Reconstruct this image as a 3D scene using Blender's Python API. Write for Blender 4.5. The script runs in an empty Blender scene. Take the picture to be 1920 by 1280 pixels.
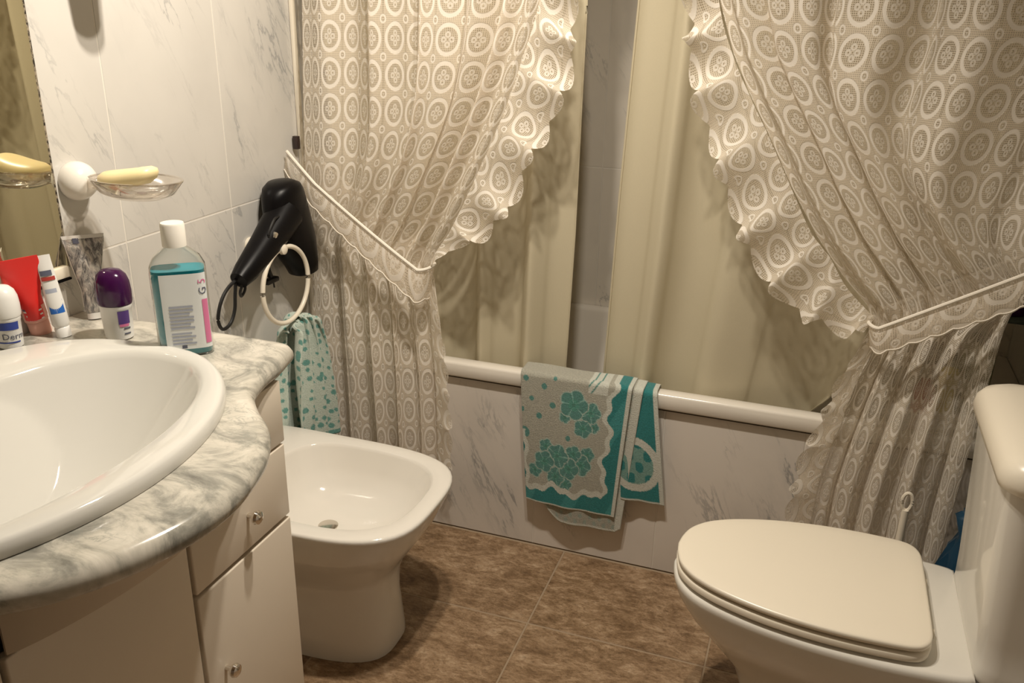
import bpy, bmesh, math, random
from mathutils import Vector, Matrix
random.seed(7)
PI = math.pi
S = bpy.context.scene
COL = S.collection

# ------------------------------------------------------------------ camera, world, lights, exposure
cam = bpy.data.objects.new('camera', bpy.data.cameras.new('camera')); COL.objects.link(cam)
cR = Vector((0.94222123, 0.33456444, 0.01690496)); cU = Vector((-0.13538618, 0.33415302, 0.93274452)); cF = Vector((-0.30641431, 0.88114039, -0.36014148))
M4 = Matrix((( cR.x, cU.x, -cF.x, 0.0), (cR.y, cU.y, -cF.y, 0.0), (cR.z, cU.z, -cF.z, 1.45), (0, 0, 0, 1)))
cam.matrix_world = M4
cam.data.sensor_width = 36.0; cam.data.lens = 36 * 1634.27 / 1920; cam.data.clip_start = .02
S.camera = cam
W = bpy.data.worlds.new('world'); S.world = W; W.use_nodes = True
W.node_tree.nodes['Background'].inputs[0].default_value = (1, .85, .65, 1)
W.node_tree.nodes['Background'].inputs[1].default_value = .02
S.view_settings.view_transform = 'Standard'; S.view_settings.look = 'None'
S.view_settings.gamma = 1.0; S.view_settings.use_curve_mapping = False
S.view_settings.exposure = 1.15
LAMPS = [((-.53, 1.26, 2.20), 27.0), ((-.37, 1.28, 2.20), 21.0)]     # the two ceiling downlights
for lp, en in LAMPS:
    ld = bpy.data.lights.new('ceiling_lamp_light', 'SPOT'); ld.spot_size = math.radians(160); ld.spot_blend = 1.0; ld.shadow_soft_size = .026; ld.energy = en; ld.color = (1, .905, .775)
    lo = bpy.data.objects.new('ceiling_lamp_light', ld); COL.objects.link(lo); lo.location = (lp[0], lp[1], lp[2])
    lo.rotation_euler = Vector((-.30, .04, -1)).to_track_quat('-Z', 'Y').to_euler()     # aimed a little towards the basin wall

# ------------------------------------------------------------------ helpers
def tag(o, label=None, cat=None, group=None, kind=None):
    if label: o['label'] = label
    if cat: o['category'] = cat
    if group: o['group'] = group
    if kind: o['kind'] = kind
    return o
def empty(name, loc, label, cat, group=None):
    o = bpy.data.objects.new(name, None); COL.objects.link(o); o.location = loc; o.empty_display_size = .02
    return tag(o, label, cat, group)
def mesh(name, vs, fs, m=None, parent=None, smooth=True, uv=None, col=None, angle=None):
    me = bpy.data.meshes.new(name)
    if parent is not None and not isinstance(parent, bool):
        pl = world_loc(parent); vs = [(v[0]-pl[0], v[1]-pl[1], v[2]-pl[2]) for v in vs]
    me.from_pydata([tuple(v) for v in vs], [], fs); me.update()
    if m: me.materials.append(m)
    if smooth: me.polygons.foreach_set('use_smooth', [True]*len(me.polygons))
    if uv:
        l = me.uv_layers.new(name='UVMap'); vi = [0]*len(me.loops); me.loops.foreach_get('vertex_index', vi)
        buf = []
        for i in vi: buf.extend(uv[i])
        l.data.foreach_set('uv', buf)
    if col:
        a = me.color_attributes.new('Col', 'FLOAT_COLOR', 'POINT'); buf = []
        for c in col: buf.extend((c[0], c[1], c[2], 1.0))
        a.data.foreach_set('color', buf)
    if angle is not None: sharp(me, angle)
    o = bpy.data.objects.new(name, me); COL.objects.link(o)
    if parent is not None and not isinstance(parent, bool): o.parent = parent
    return o
def world_loc(o):
    l = Vector(o.location)
    while o.parent: o = o.parent; l = l + Vector(o.location)
    return l
def sharp(me, deg):
    bm = bmesh.new(); bm.from_mesh(me)
    bmesh.ops.recalc_face_normals(bm, faces=bm.faces)
    for e in bm.edges:
        if len(e.link_faces) == 2 and e.calc_face_angle(0) > math.radians(deg): e.smooth = False
    bm.to_mesh(me); bm.free()
class MB:
    def __init__(s): s.bm = bmesh.new()
    def box(s, c, d, bev=0, seg=2, rot=None):
        r = bmesh.ops.create_cube(s.bm, size=1.0); vs = r['verts']
        for v in vs: v.co = Vector((v.co.x*d[0], v.co.y*d[1], v.co.z*d[2]))
        if bev:
            es = list({e for v in vs for e in v.link_edges})
            r = bmesh.ops.bevel(s.bm, geom=es, offset=bev, segments=seg, profile=.5, affect='EDGES')
            vs = list({v for f in r['faces'] for v in f.verts} | {v for v in vs if v.is_valid})
        for v in vs:
            if rot: v.co = rot @ v.co
            v.co += Vector(c)
        return s
    def add(s, vs, fs):
        b = [s.bm.verts.new(v) for v in vs]
        for f in fs:
            try: s.bm.faces.new([b[i] for i in f])
            except ValueError: pass
        return s
    def lathe(s, prof, c, seg=32, axis='z', sx=1, sy=1, rot=None):
        vs = []; n = len(prof)
        for r, z in prof:
            for k in range(seg):
                a = 2*PI*k/seg; p = Vector((r*math.cos(a)*sx, r*math.sin(a)*sy, z))
                if axis == 'x': p = Vector((p.z, p.x, p.y))
                if rot: p = rot @ p
                vs.append(p + Vector(c))
        fs = [(i*seg+k, i*seg+(k+1) % seg, (i+1)*seg+(k+1) % seg, (i+1)*seg+k) for i in range(n-1) for k in range(seg)]
        fs.append(list(range(seg))[::-1]); fs.append([(n-1)*seg+k for k in range(seg)])
        return s.add(vs, fs)
    def tube(s, pts, r, seg=10, closed=False):
        pts = [Vector(p) for p in pts]; n = len(pts); vs = []; up = Vector((0, 0, 1))
        for i, p in enumerate(pts):
            a = pts[(i-1) % n] if (closed or i) else p; b = pts[(i+1) % n] if (closed or i < n-1) else p
            t = (b-a).normalized(); s1 = t.cross(up)
            if s1.length < 1e-3: s1 = t.cross(Vector((0, 1, 0)))
            s1.normalize(); s2 = s1.cross(t); rr = r[i] if isinstance(r, (list, tuple)) else r
            for k in range(seg):
                an = 2*PI*k/seg; vs.append(p + (s1*math.cos(an)+s2*math.sin(an))*rr)
        m = n if closed else n-1
        fs = [(i*seg+k, i*seg+(k+1) % seg, ((i+1) % n)*seg+(k+1) % seg, ((i+1) % n)*seg+k) for i in range(m) for k in range(seg)]
        if not closed: fs += [list(range(seg)), [(n-1)*seg+k for k in range(seg)][::-1]]
        return s.add(vs, fs)
    def build(s, name, m, parent=None, smooth=True, angle=35):
        bmesh.ops.recalc_face_normals(s.bm, faces=s.bm.faces)
        if parent is not None:
            pl = world_loc(parent)
            for v in s.bm.verts: v.co -= pl
        me = bpy.data.meshes.new(name)
        if smooth:
            for f in s.bm.faces: f.smooth = True
            for e in s.bm.edges:
                if len(e.link_faces) == 2 and e.calc_face_angle(0) > math.radians(angle): e.smooth = False
        s.bm.to_mesh(me); s.bm.free()
        if m: me.materials.append(m)
        o = bpy.data.objects.new(name, me); COL.objects.link(o)
        if parent is not None: o.parent = parent
        return o
def loft(rings, cap0=True, cap1=True):
    n = len(rings[0]); vs = [p for r in rings for p in r]
    fs = [(i*n+k, i*n+(k+1) % n, (i+1)*n+(k+1) % n, (i+1)*n+k) for i in range(len(rings)-1) for k in range(n)]
    if cap0: fs.append(list(range(n))[::-1])
    if cap1: fs.append([(len(rings)-1)*n+k for k in range(n)])
    return vs, fs
def interp(tab, x):
    if tab[0][0] > tab[-1][0]: tab = tab[::-1]
    if x <= tab[0][0]: return tab[0][1]
    for (a, b), (c, d) in zip(tab, tab[1:]):
        if x <= c: return b + (d-b)*(x-a)/(c-a)
    return tab[-1][1]
def crom(pts, n, closed=False):          # smooth curve through points
    out = []; m = len(pts)
    for i in range(m if closed else m-1):
        P = [Vector(pts[(i+j) % m]) if closed else Vector(pts[min(max(i+j, 0), m-1)]) for j in (-1, 0, 1, 2)]
        for k in range(n):
            t = k/n
            out.append(.5*((2*P[1]) + (P[2]-P[0])*t + (2*P[0]-5*P[1]+4*P[2]-P[3])*t*t + (-P[0]+3*P[1]-3*P[2]+P[3])*t**3))
    if not closed: out.append(Vector(pts[-1]))
    return out
def sstep(a, b, x):
    t = min(1, max(0, (x-a)/(b-a))); return t*t*(3-2*t)
def bez(tab, n):                          # smoothed lookup table value
    return tab

# ------------------------------------------------------------------ materials
class N:
    def __init__(s, name):
        s.m = bpy.data.materials.new(name); s.m.use_nodes = True; s.t = s.m.node_tree; s.t.nodes.clear()
        s.out = s.t.nodes.new('ShaderNodeOutputMaterial')
    def n(s, kind, **kw):
        x = s.t.nodes.new('ShaderNode'+kind)
        for k, v in kw.items():
            if k in x.inputs: s.set(x.inputs[k], v)
            else: setattr(x, k, v)
        return x
    def set(s, inp, v):
        if isinstance(v, bpy.types.NodeSocket): s.t.links.new(v, inp)
        elif v is not None:
            if isinstance(v, (tuple, list)) and len(v) == 3 and inp.type == 'RGBA': v = (*v, 1)
            inp.default_value = v
    def math(s, op, a, b=None, c=None, clamp=False):
        x = s.t.nodes.new('ShaderNodeMath'); x.operation = op; x.use_clamp = clamp
        for i, v in enumerate((a, b, c)):
            if v is not None: s.set(x.inputs[i], v)
        return x.outputs[0]
    def ss(s, a, b, x):
        r = s.t.nodes.new('ShaderNodeMapRange'); r.interpolation_type = 'SMOOTHSTEP'
        s.set(r.inputs[0], x); s.set(r.inputs[1], a); s.set(r.inputs[2], b); r.inputs[3].default_value = 0; r.inputs[4].default_value = 1
        return r.outputs[0]
    def mix(s, f, a, b, kind='MIX'):
        x = s.t.nodes.new('ShaderNodeMix'); x.data_type = 'RGBA'; x.blend_type = kind
        s.set(x.inputs[0], f); s.set(x.inputs[6], a); s.set(x.inputs[7], b); return x.outputs[2]
    def noise(s, vec, scale, detail=4, rough=.5, dist=0):
        x = s.n('TexNoise', Scale=scale, Detail=detail, Roughness=rough, Distortion=dist)
        if vec is not None: s.set(x.inputs['Vector'], vec)
        return x.outputs['Fac']
    def ramp(s, f, stops):
        x = s.t.nodes.new('ShaderNodeValToRGB'); s.set(x.inputs[0], f); e = x.color_ramp.elements
        while len(e) < len(stops): e.new(.5)
        for i, (p, c) in enumerate(stops): e[i].position = p; e[i].color = (*c, 1)
        return x.outputs[0]
    def bump(s, h, st, d=.002):
        return s.n('Bump', Height=h, Strength=st, Distance=d).outputs[0]
    def pbsdf(s, col, rough=.5, **kw):
        x = s.t.nodes.new('ShaderNodeBsdfPrincipled'); s.set(x.inputs['Base Color'], col); s.set(x.inputs['Roughness'], rough)
        for k, v in kw.items(): s.set(x.inputs[k.replace('_', ' ')], v)
        return x.outputs[0]
    def fin(s, sh):
        s.t.links.new(sh, s.out.inputs[0]); return s.m
def plain(name, col, rough=.5, **kw):
    a = N(name); return a.fin(a.pbsdf(col, rough, **kw))
def obj_vec(a, rnd=True):
    tc = a.n('TexCoord').outputs['Object']
    if not rnd: return tc
    r = a.n('ObjectInfo').outputs['Random']; v = a.n('VectorMath', operation='ADD'); a.set(v.inputs[0], tc)
    cb = a.n('CombineXYZ'); a.set(cb.inputs[0], a.math('MULTIPLY', r, 37.0)); a.set(cb.inputs[1], a.math('MULTIPLY', r, 91.0)); a.set(cb.inputs[2], a.math('MULTIPLY', r, 57.0))
    a.set(v.inputs[1], cb.outputs[0]); return v.outputs[0]
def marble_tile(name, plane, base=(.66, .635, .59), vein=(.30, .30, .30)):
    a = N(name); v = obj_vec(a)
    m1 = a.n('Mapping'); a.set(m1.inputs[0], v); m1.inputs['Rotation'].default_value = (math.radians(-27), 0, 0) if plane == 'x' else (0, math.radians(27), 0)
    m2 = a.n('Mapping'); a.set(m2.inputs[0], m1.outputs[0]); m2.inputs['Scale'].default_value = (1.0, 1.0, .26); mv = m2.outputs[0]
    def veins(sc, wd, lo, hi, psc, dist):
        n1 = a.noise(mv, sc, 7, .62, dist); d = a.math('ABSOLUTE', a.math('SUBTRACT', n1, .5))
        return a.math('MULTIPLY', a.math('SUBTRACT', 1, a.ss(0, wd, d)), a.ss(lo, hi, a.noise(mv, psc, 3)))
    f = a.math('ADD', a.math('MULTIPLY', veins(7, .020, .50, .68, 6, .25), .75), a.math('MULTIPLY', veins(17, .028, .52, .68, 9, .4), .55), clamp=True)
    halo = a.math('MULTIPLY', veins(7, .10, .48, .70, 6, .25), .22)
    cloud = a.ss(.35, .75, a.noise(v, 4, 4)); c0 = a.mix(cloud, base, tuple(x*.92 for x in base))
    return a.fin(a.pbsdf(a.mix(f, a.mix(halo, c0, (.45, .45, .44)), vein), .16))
def marble_counter():
    a = N('counter_marble'); v = obj_vec(a, False)
    mp = a.n('Mapping'); a.set(mp.inputs[0], v); mp.inputs['Rotation'].default_value = (0, 0, math.radians(25)); mp.inputs['Scale'].default_value = (1.5, 2.3, 2)
    mv = mp.outputs[0]
    n = a.noise(mv, 7, 9, .66, .7); c = a.ramp(n, [(.30, (.15, .145, .125)), (.42, (.31, .30, .26)), (.52, (.53, .50, .43)), (.64, (.66, .62, .54))])
    n2 = a.noise(mv, 13, 6, .6, 1.2); d = a.math('SUBTRACT', 1, a.ss(0, .035, a.math('ABSOLUTE', a.math('SUBTRACT', n2, .5))))
    f = a.math('MULTIPLY', d, a.ss(.5, .62, a.noise(mv, 5, 2)))
    return a.fin(a.pbsdf(a.mix(a.math('MULTIPLY', f, .5), c, (.25, .26, .23)), .14))
def floor_tile():
    a = N('floor_stone_tile'); v = obj_vec(a)
    mp = a.n('Mapping'); a.set(mp.inputs[0], v); mp.inputs['Rotation'].default_value = (0, 0, math.radians(-24)); mp.inputs['Scale'].default_value = (1, 1.9, 1)
    n = a.noise(mp.outputs[0], 13, 10, .84, .3)
    c = a.ramp(n, [(.32, (.10, .056, .026)), (.45, (.22, .135, .070)), (.55, (.36, .24, .14)), (.68, (.58, .44, .30))])
    n2 = a.noise(mp.outputs[0], 60, 6, .8, .6)
    c = a.mix(a.math('MULTIPLY', a.ss(.52, .70, n2), .45), c, (.36, .26, .17)); c = a.mix(a.math('MULTIPLY', a.ss(.50, .32, n2), .5), c, (.07, .036, .016))
    return a.fin(a.pbsdf(c, .42, Normal=a.bump(n, .25)))
def lace_material():
    a = N('white_lace'); uv = a.n('TexCoord').outputs['UV']; sp = a.n('SeparateXYZ'); a.set(sp.inputs[0], uv)
    U, V = sp.outputs[0], sp.outputs[1]
    fx = a.math('ABSOLUTE', a.math('SUBTRACT', a.math('FRACT', U), .5)); fy = a.math('ABSOLUTE', a.math('SUBTRACT', a.math('FRACT', V), .5))
    def dist(cx, cy):
        return a.math('SQRT', a.math('ADD', a.math('POWER', a.math('SUBTRACT', fx, cx), 2), a.math('POWER', a.math('SUBTRACT', fy, cy), 2)))
    r = dist(0, 0)
    def band(x, lo, hi, s=.015): return a.math('MULTIPLY', a.ss(lo-s, lo+s, x), a.math('SUBTRACT', 1, a.ss(hi-s, hi+s, x)))
    ring = band(r, .325, .44)
    mx = a.math('MAXIMUM', fx, fy); mn = a.math('MINIMUM', fx, fy)
    pr = a.math('SQRT', a.math('ADD', a.math('POWER', a.math('SUBTRACT', mx, .130), 2), a.math('POWER', mn, 2)))
    petal = a.math('MULTIPLY', .82, a.math('MULTIPLY', a.ss(.018, .045, pr), a.math('SUBTRACT', 1, a.ss(.078, .100, pr))))
    dr = dist(.150, .150); dot = a.math('SUBTRACT', 1, a.ss(.028, .048, dr))
    cr = dist(.5, .5); small = a.math('ADD', band(cr, .068, .125), a.math('SUBTRACT', 1, a.ss(.012, .03, cr)), clamp=True)
    solid = a.math('MAXIMUM', a.math('MAXIMUM', ring, petal), small)
    # the knotted net between the motifs
    gu = a.math('ABSOLUTE', a.math('SINE', a.math('MULTIPLY', U, PI*17))); gv = a.math('ABSOLUTE', a.math('SINE', a.math('MULTIPLY', V, PI*21)))
    hole = a.ss(.42, .74, a.math('MULTIPLY', gu, gv))
    inner = a.math('SUBTRACT', 1, a.ss(.30, .32, r))
    seam = a.math('SUBTRACT', 1, a.ss(.030, .045, a.math('ABSOLUTE', a.math('SUBTRACT', fx, .5))))
    open_ = a.math('ADD', .46, a.math('MULTIPLY', .3, a.math('MAXIMUM', inner, seam)))
    net = a.math('SUBTRACT', .90, a.math('MULTIPLY', hole, open_)); net = a.math('SUBTRACT', net, a.math('MULTIPLY', .10, a.math('MAXIMUM', inner, seam)))
    alpha = a.math('MAXIMUM', a.math('MULTIPLY', solid, .985), net)
    c = a.mix(solid, (.84, .75, .62), (.97, .91, .82))
    nb = a.bump(a.math('ADD', solid, a.math('MULTIPLY', a.noise(uv, 60, 2), .3)), .5, .0012)
    d = a.n('BsdfDiffuse', Color=c, Normal=nb); t = a.n('BsdfTranslucent', Color=c)
    m1 = a.n('MixShader'); m1.inputs[0].default_value = .30; a.t.links.new(d.outputs[0], m1.inputs[1]); a.t.links.new(t.outputs[0], m1.inputs[2])
    tr = a.n('BsdfTransparent'); m2 = a.n('MixShader'); a.set(m2.inputs[0], alpha); a.t.links.new(tr.outputs[0], m2.inputs[1]); a.t.links.new(m1.outputs[0], m2.inputs[2])
    return a.fin(m2.outputs[0])
def cream_material():
    a = N('cream_curtain_cloth'); c = (.70, .63, .46)
    v = a.n('TexCoord').outputs['Object']; w = a.noise(v, 260, 2)
    cc = a.mix(a.math('MULTIPLY', w, .22), c, (.52, .46, .32))
    d = a.pbsdf(cc, .55, Specular_IOR_Level=.35); t = a.n('BsdfTranslucent', Color=c)
    m = a.n('MixShader'); m.inputs[0].default_value = .22; a.t.links.new(d, m.inputs[1]); a.t.links.new(t.outputs[0], m.inputs[2])
    return a.fin(m.outputs[0])
def terry(name):
    a = N(name); at = a.n('VertexColor', layer_name='Col'); v = a.n('TexCoord').outputs['Object']
    n = a.noise(v, 300, 3, .8); c = a.mix(.6, at.outputs[0], a.mix(n, (0, 0, 0), (1, 1, 1)), 'OVERLAY')
    return a.fin(a.pbsdf(c, .95, Specular_IOR_Level=.1, Sheen_Weight=.25, Normal=a.bump(n, .9, .003)))

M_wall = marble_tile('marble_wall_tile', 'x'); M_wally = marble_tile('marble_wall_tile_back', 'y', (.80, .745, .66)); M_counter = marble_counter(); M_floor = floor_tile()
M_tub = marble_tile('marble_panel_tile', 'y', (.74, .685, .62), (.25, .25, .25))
M_grout = plain('pale_grout', (.74, .70, .63), .8); M_fgrout = plain('sand_grout', (.36, .27, .18), .85)
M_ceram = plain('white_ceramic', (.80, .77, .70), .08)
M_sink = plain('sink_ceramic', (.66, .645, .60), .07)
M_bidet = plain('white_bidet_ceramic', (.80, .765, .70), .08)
M_seat = plain('cream_seat_plastic', (.85, .78, .65), .28)
M_tubm = plain('tub_enamel', (.80, .75, .67), .15)
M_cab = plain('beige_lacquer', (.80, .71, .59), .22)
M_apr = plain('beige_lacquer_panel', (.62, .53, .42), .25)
M_gap = plain('dark_gap', (.06, .045, .03), .8)
M_chrome = plain('chrome', (.78, .74, .68), .12, Metallic=1.0)
M_mirror = plain('mirror_glass', (.68, .65, .53), .01, Metallic=1.0)
a_ = N('mirror_worn_edge'); _n = a_.noise(a_.n('TexCoord').outputs['Object'], 140, 4, .7)
M_worn = a_.fin(a_.pbsdf(a_.ramp(_n, [(.42, (.02, .015, .01)), (.56, (.30, .25, .18))]), .5))
M_black = plain('black_plastic', (.003, .0025, .003), .36, Specular_IOR_Level=.18)
M_blackm = plain('black_cable', (.008, .008, .008), .45)
M_white = plain('white_plastic', (.86, .82, .74), .25)
M_ivory = plain('ivory_plastic', (.86, .79, .66), .3)
M_soap = plain('yellow_soap', (.93, .78, .44), .38, Subsurface_Weight=.2, Subsurface_Radius=(.02, .012, .005))
def thin_clear(name, tint, k):
    a = N(name); tr = a.n('BsdfTransparent', Color=tint); g = a.n('BsdfGlossy', Color=(1, .98, .95), Roughness=.04); lw = a.n('LayerWeight', Blend=k)
    m = a.n('MixShader'); a.set(m.inputs[0], lw.outputs['Facing']); a.t.links.new(tr.outputs[0], m.inputs[1]); a.t.links.new(g.outputs[0], m.inputs[2]); return a.fin(m.outputs[0])
M_clear = thin_clear('clear_acrylic', (.90, .88, .86), .30)
M_bottle = thin_clear('clear_bottle_plastic', (.93, .95, .95), .25)
M_liquid = plain('teal_liquid', (.005, .30, .37), .06, Transmission_Weight=.15, IOR=1.33, Specular_IOR_Level=.6)
M_label = plain('white_label', (.80, .83, .83), .35)
M_pink = plain('pink_print', (.72, .20, .38), .4); M_grey = plain('grey_print', (.40, .43, .52), .5); M_dgrey = plain('dark_print', (.10, .11, .16), .5)
M_purple = plain('purple_cap', (.045, .005, .05), .16); M_violet = plain('violet_print', (.10, .05, .22), .4)
M_red = plain('red_plastic', (.78, .022, .018), .3); M_blue = plain('blue_print', (.02, .13, .48), .4); M_navy = plain('navy_print', (.03, .06, .32), .4)
M_tubewhite = plain('tube_white', (.82, .81, .78), .3); M_salmon = plain('salmon_plastic', (.80, .42, .34), .4)
M_lace = lace_material(); M_cream = cream_material(); M_terry = terry('terry_towel')
M_cord = plain('white_cotton_hem', (.86, .80, .70), .9)
M_ceiling = plain('ceiling_paint', (.80, .76, .68), .9)
M_bw = plain('plain_wall_paint', (.30, .24, .18), .6)
M_wood = plain('brown_door_wood', (.13, .07, .035), .4)
M_dkgreen = plain('dark_green_cloth', (.030, .036, .022), .95)
M_bluebag = plain('blue_plastic_bag', (.006, .045, .09), .35)
M_brown = plain('brown_bottle', (.035, .022, .02), .25); M_olive = plain('olive_bottle', (.12, .12, .03), .3); M_darkred = plain('dark_red_bottle', (.40, .05, .04), .35)
M_yellow = plain('yellow_bottle', (.62, .50, .08), .35)

# ------------------------------------------------------------------ room shell
XL, XR, YB, YF, ZC, YT = -1.315, .575, 2.65, -.75, 2.38, 2.04
TH = .008
def tile_mesh(w, h, bev=.0015):
    b = MB(); b.box((0, 0, 0), (TH, w-.0022, h-.0022), bev, 1); return b
def tile_proto(name, w, h, m, orient):
    b = MB()
    d = {'x': (TH, w-.0022, h-.0022), 'y': (w-.0022, TH, h-.0022), 'z': (w-.0045, h-.0045, TH)}[orient]
    b.box((0, 0, 0), d, .0012, 1)
    me = bpy.data.meshes.new(name); bmesh.ops.recalc_face_normals(b.bm, faces=b.bm.faces); b.bm.to_mesh(me); b.bm.free(); me.materials.append(m); return me
PROT = {}
def put_tile(parent, c, w, h, m, orient):
    k = (round(w, 4), round(h, 4), m.name, orient)
    if k not in PROT: PROT[k] = tile_proto('tile', w, h, m, orient)
    o = bpy.data.objects.new('tile', PROT[k]); COL.objects.link(o); o.location = c; o.parent = parent
def slab(name, c, d, m):
    o = MB().box(c, d).build(name, m, smooth=False); o['kind'] = 'structure'; return o
fl = slab('floor', ((XL+XR)/2, (YF+YB)/2, -.05-TH*.15), (XR-XL+.2, YB-YF+.2, .1), M_fgrout)
ce = slab('ceiling', ((XL+XR)/2, (YF+YB)/2, ZC+.05), (XR-XL+.2, YB-YF+.2, .1), M_ceiling)
wl = slab('wall_left', (XL-.05-TH*.10, (YF+YB)/2, ZC/2), (.1, YB-YF+.2, ZC), M_grout)
wb = slab('wall_back', ((XL+XR)/2, YB+.05+TH*.10, ZC/2), (XR-XL+.2, .1, ZC), M_grout)
wr = slab('wall_right', (XR+.05+TH*.10, (YF+YB)/2, ZC/2), (.1, YB-YF+.2, ZC), M_grout)
wf = slab('wall_front', ((XL+XR)/2, YF-.05, ZC/2), (XR-XL+.2, .1, ZC), M_bw)
dr = slab('unseen_door', (-.35, YF+.012, 1.02), (.80, .03, 2.04), M_wood)  # unseen dark door, added behind the camera to cut bounced light
MB().tube([(-.02, YF+.03, 1.0), (-.02, YF+.07, 1.0), (-.12, YF+.07, 1.0)], .009, 12).build('door_handle', M_chrome, dr)
# floor tiles (0.44 m grid, joints at x = -0.54 and y = 1.71)
GX = [-.54+.4415*k for k in range(-2, 4)]; GY = [1.71-.4415*k for k in range(6, -1, -1)]+[YT]
for i in range(len(GX)-1):
    for j in range(len(GY)-1):
        x0, x1, y0, y1 = max(GX[i], XL), min(GX[i+1], XR), max(GY[j], YF), GY[j+1]
        put_tile(fl, ((x0+x1)/2, (y0+y1)/2, -TH/2), x1-x0, y1-y0, M_floor, 'z')
# wall tiles 0.347 x 0.5, joint line at z = 0.985
TW = .347
ZS = [0, .485, .985, 1.485, 1.985, ZC]
def joints(o, lo, hi):
    k0 = math.ceil((lo-o)/TW+.05); r = [lo]
    k = k0
    while o+k*TW < hi-.02: r.append(o+k*TW); k += 1
    return r+[hi]
JY = joints(1.374, YF, YB)
for i in range(len(JY)-1):
    for j in range(len(ZS)-1):
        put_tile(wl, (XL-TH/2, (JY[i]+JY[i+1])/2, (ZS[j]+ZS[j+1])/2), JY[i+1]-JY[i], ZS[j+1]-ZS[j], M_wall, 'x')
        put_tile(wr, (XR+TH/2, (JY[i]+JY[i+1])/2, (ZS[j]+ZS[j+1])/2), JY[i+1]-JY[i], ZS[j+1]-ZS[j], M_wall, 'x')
JX = joints(-.635, XL, XR)
for i in range(len(JX)-1):
    for j in range(1, len(ZS)-1):
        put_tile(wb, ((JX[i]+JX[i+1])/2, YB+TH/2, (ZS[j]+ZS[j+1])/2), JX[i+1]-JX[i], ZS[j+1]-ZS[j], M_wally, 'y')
# tiled panel in front of the tub
tp = slab('wall_tub_front', ((XL+XR)/2, YT+.005+.01, .245), (XR-XL, .02, .485), M_grout)
JP = joints(-.637, XL, XR)
for i in range(len(JP)-1):
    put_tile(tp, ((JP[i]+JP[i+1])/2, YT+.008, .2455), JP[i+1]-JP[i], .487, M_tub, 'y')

# two recessed ceiling lamps (the light sources above)
for k, (lp, en) in enumerate(LAMPS):
    e = empty('ceiling_lamp', (lp[0], lp[1], ZC-.12), ['bulb socket on the ceiling, the one nearer the left wall', 'bulb socket on the ceiling, the one nearer the toilet'][k], 'lamp', 'ceiling lamps')
    MB().lathe([(.018, -.022), (.022, -.020), (.026, .09), (.038, .10), (.040, .119), (.036, .1195)], (lp[0], lp[1], ZC-.12), 24).build('lamp_housing', M_white, e)

# ------------------------------------------------------------------ bathtub
def rr(x0, x1, y0, y1, r, z, n=8):
    out = []
    for cx, cy, a0 in ((x1-r, y1-r, 0), (x0+r, y1-r, 90), (x0+r, y0+r, 180), (x1-r, y0+r, 270)):
        for k in range(n+1):
            a = math.radians(a0+90*k/n); out.append(Vector((cx+r*math.cos(a), cy+r*math.sin(a), z)))
    return out
X0, X1, Y0, Y1 = XL+.002, XR-.002, YT-.012, YB-.002
rings = [rr(X0, X1, Y0+.003, Y1, .004, .494), rr(X0, X1, Y0, Y1, .006, .498), rr(X0, X1, Y0, Y1, .006, .529), rr(X0, X1, Y0+.002, Y1, .008, .534), rr(X0, X1, Y0+.006, Y1, .010, .536),
         rr(X0+.05, X1-.27-.05, Y0+.034, Y1-.022, .09, .5365), rr(X0+.054, X1-.27-.054, Y0+.038, Y1-.026, .09, .534), rr(X0+.060, X1-.27-.060, Y0+.044, Y1-.032, .09, .524),
         rr(X0+.10, X1-.27-.10, Y0+.10, Y1-.06, .10, .25), rr(X0+.14, X1-.27-.14, Y0+.13, Y1-.10, .11, .17), rr(X0+.2, X1-.27-.2, Y0+.2, Y1-.16, .09, .15)]
tub = empty('bathtub', (-.37, 2.34, 0), 'white bathtub across the back of the room behind the marble panel', 'bathtub')
v, f = loft(rings, False, True); mesh('tub_shell', v, f, M_tubm, tub, angle=50)
MB().lathe([(.03, 0), (.03, .004), (.02, .005)], (-1.0, 2.35, .1505), 20).build('drain', M_chrome, tub)
MB().box((-.37, YT-.004, .4915), (XR-XL-.01, .006, .004)).build('rim_gap', M_gap, tub)

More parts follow.
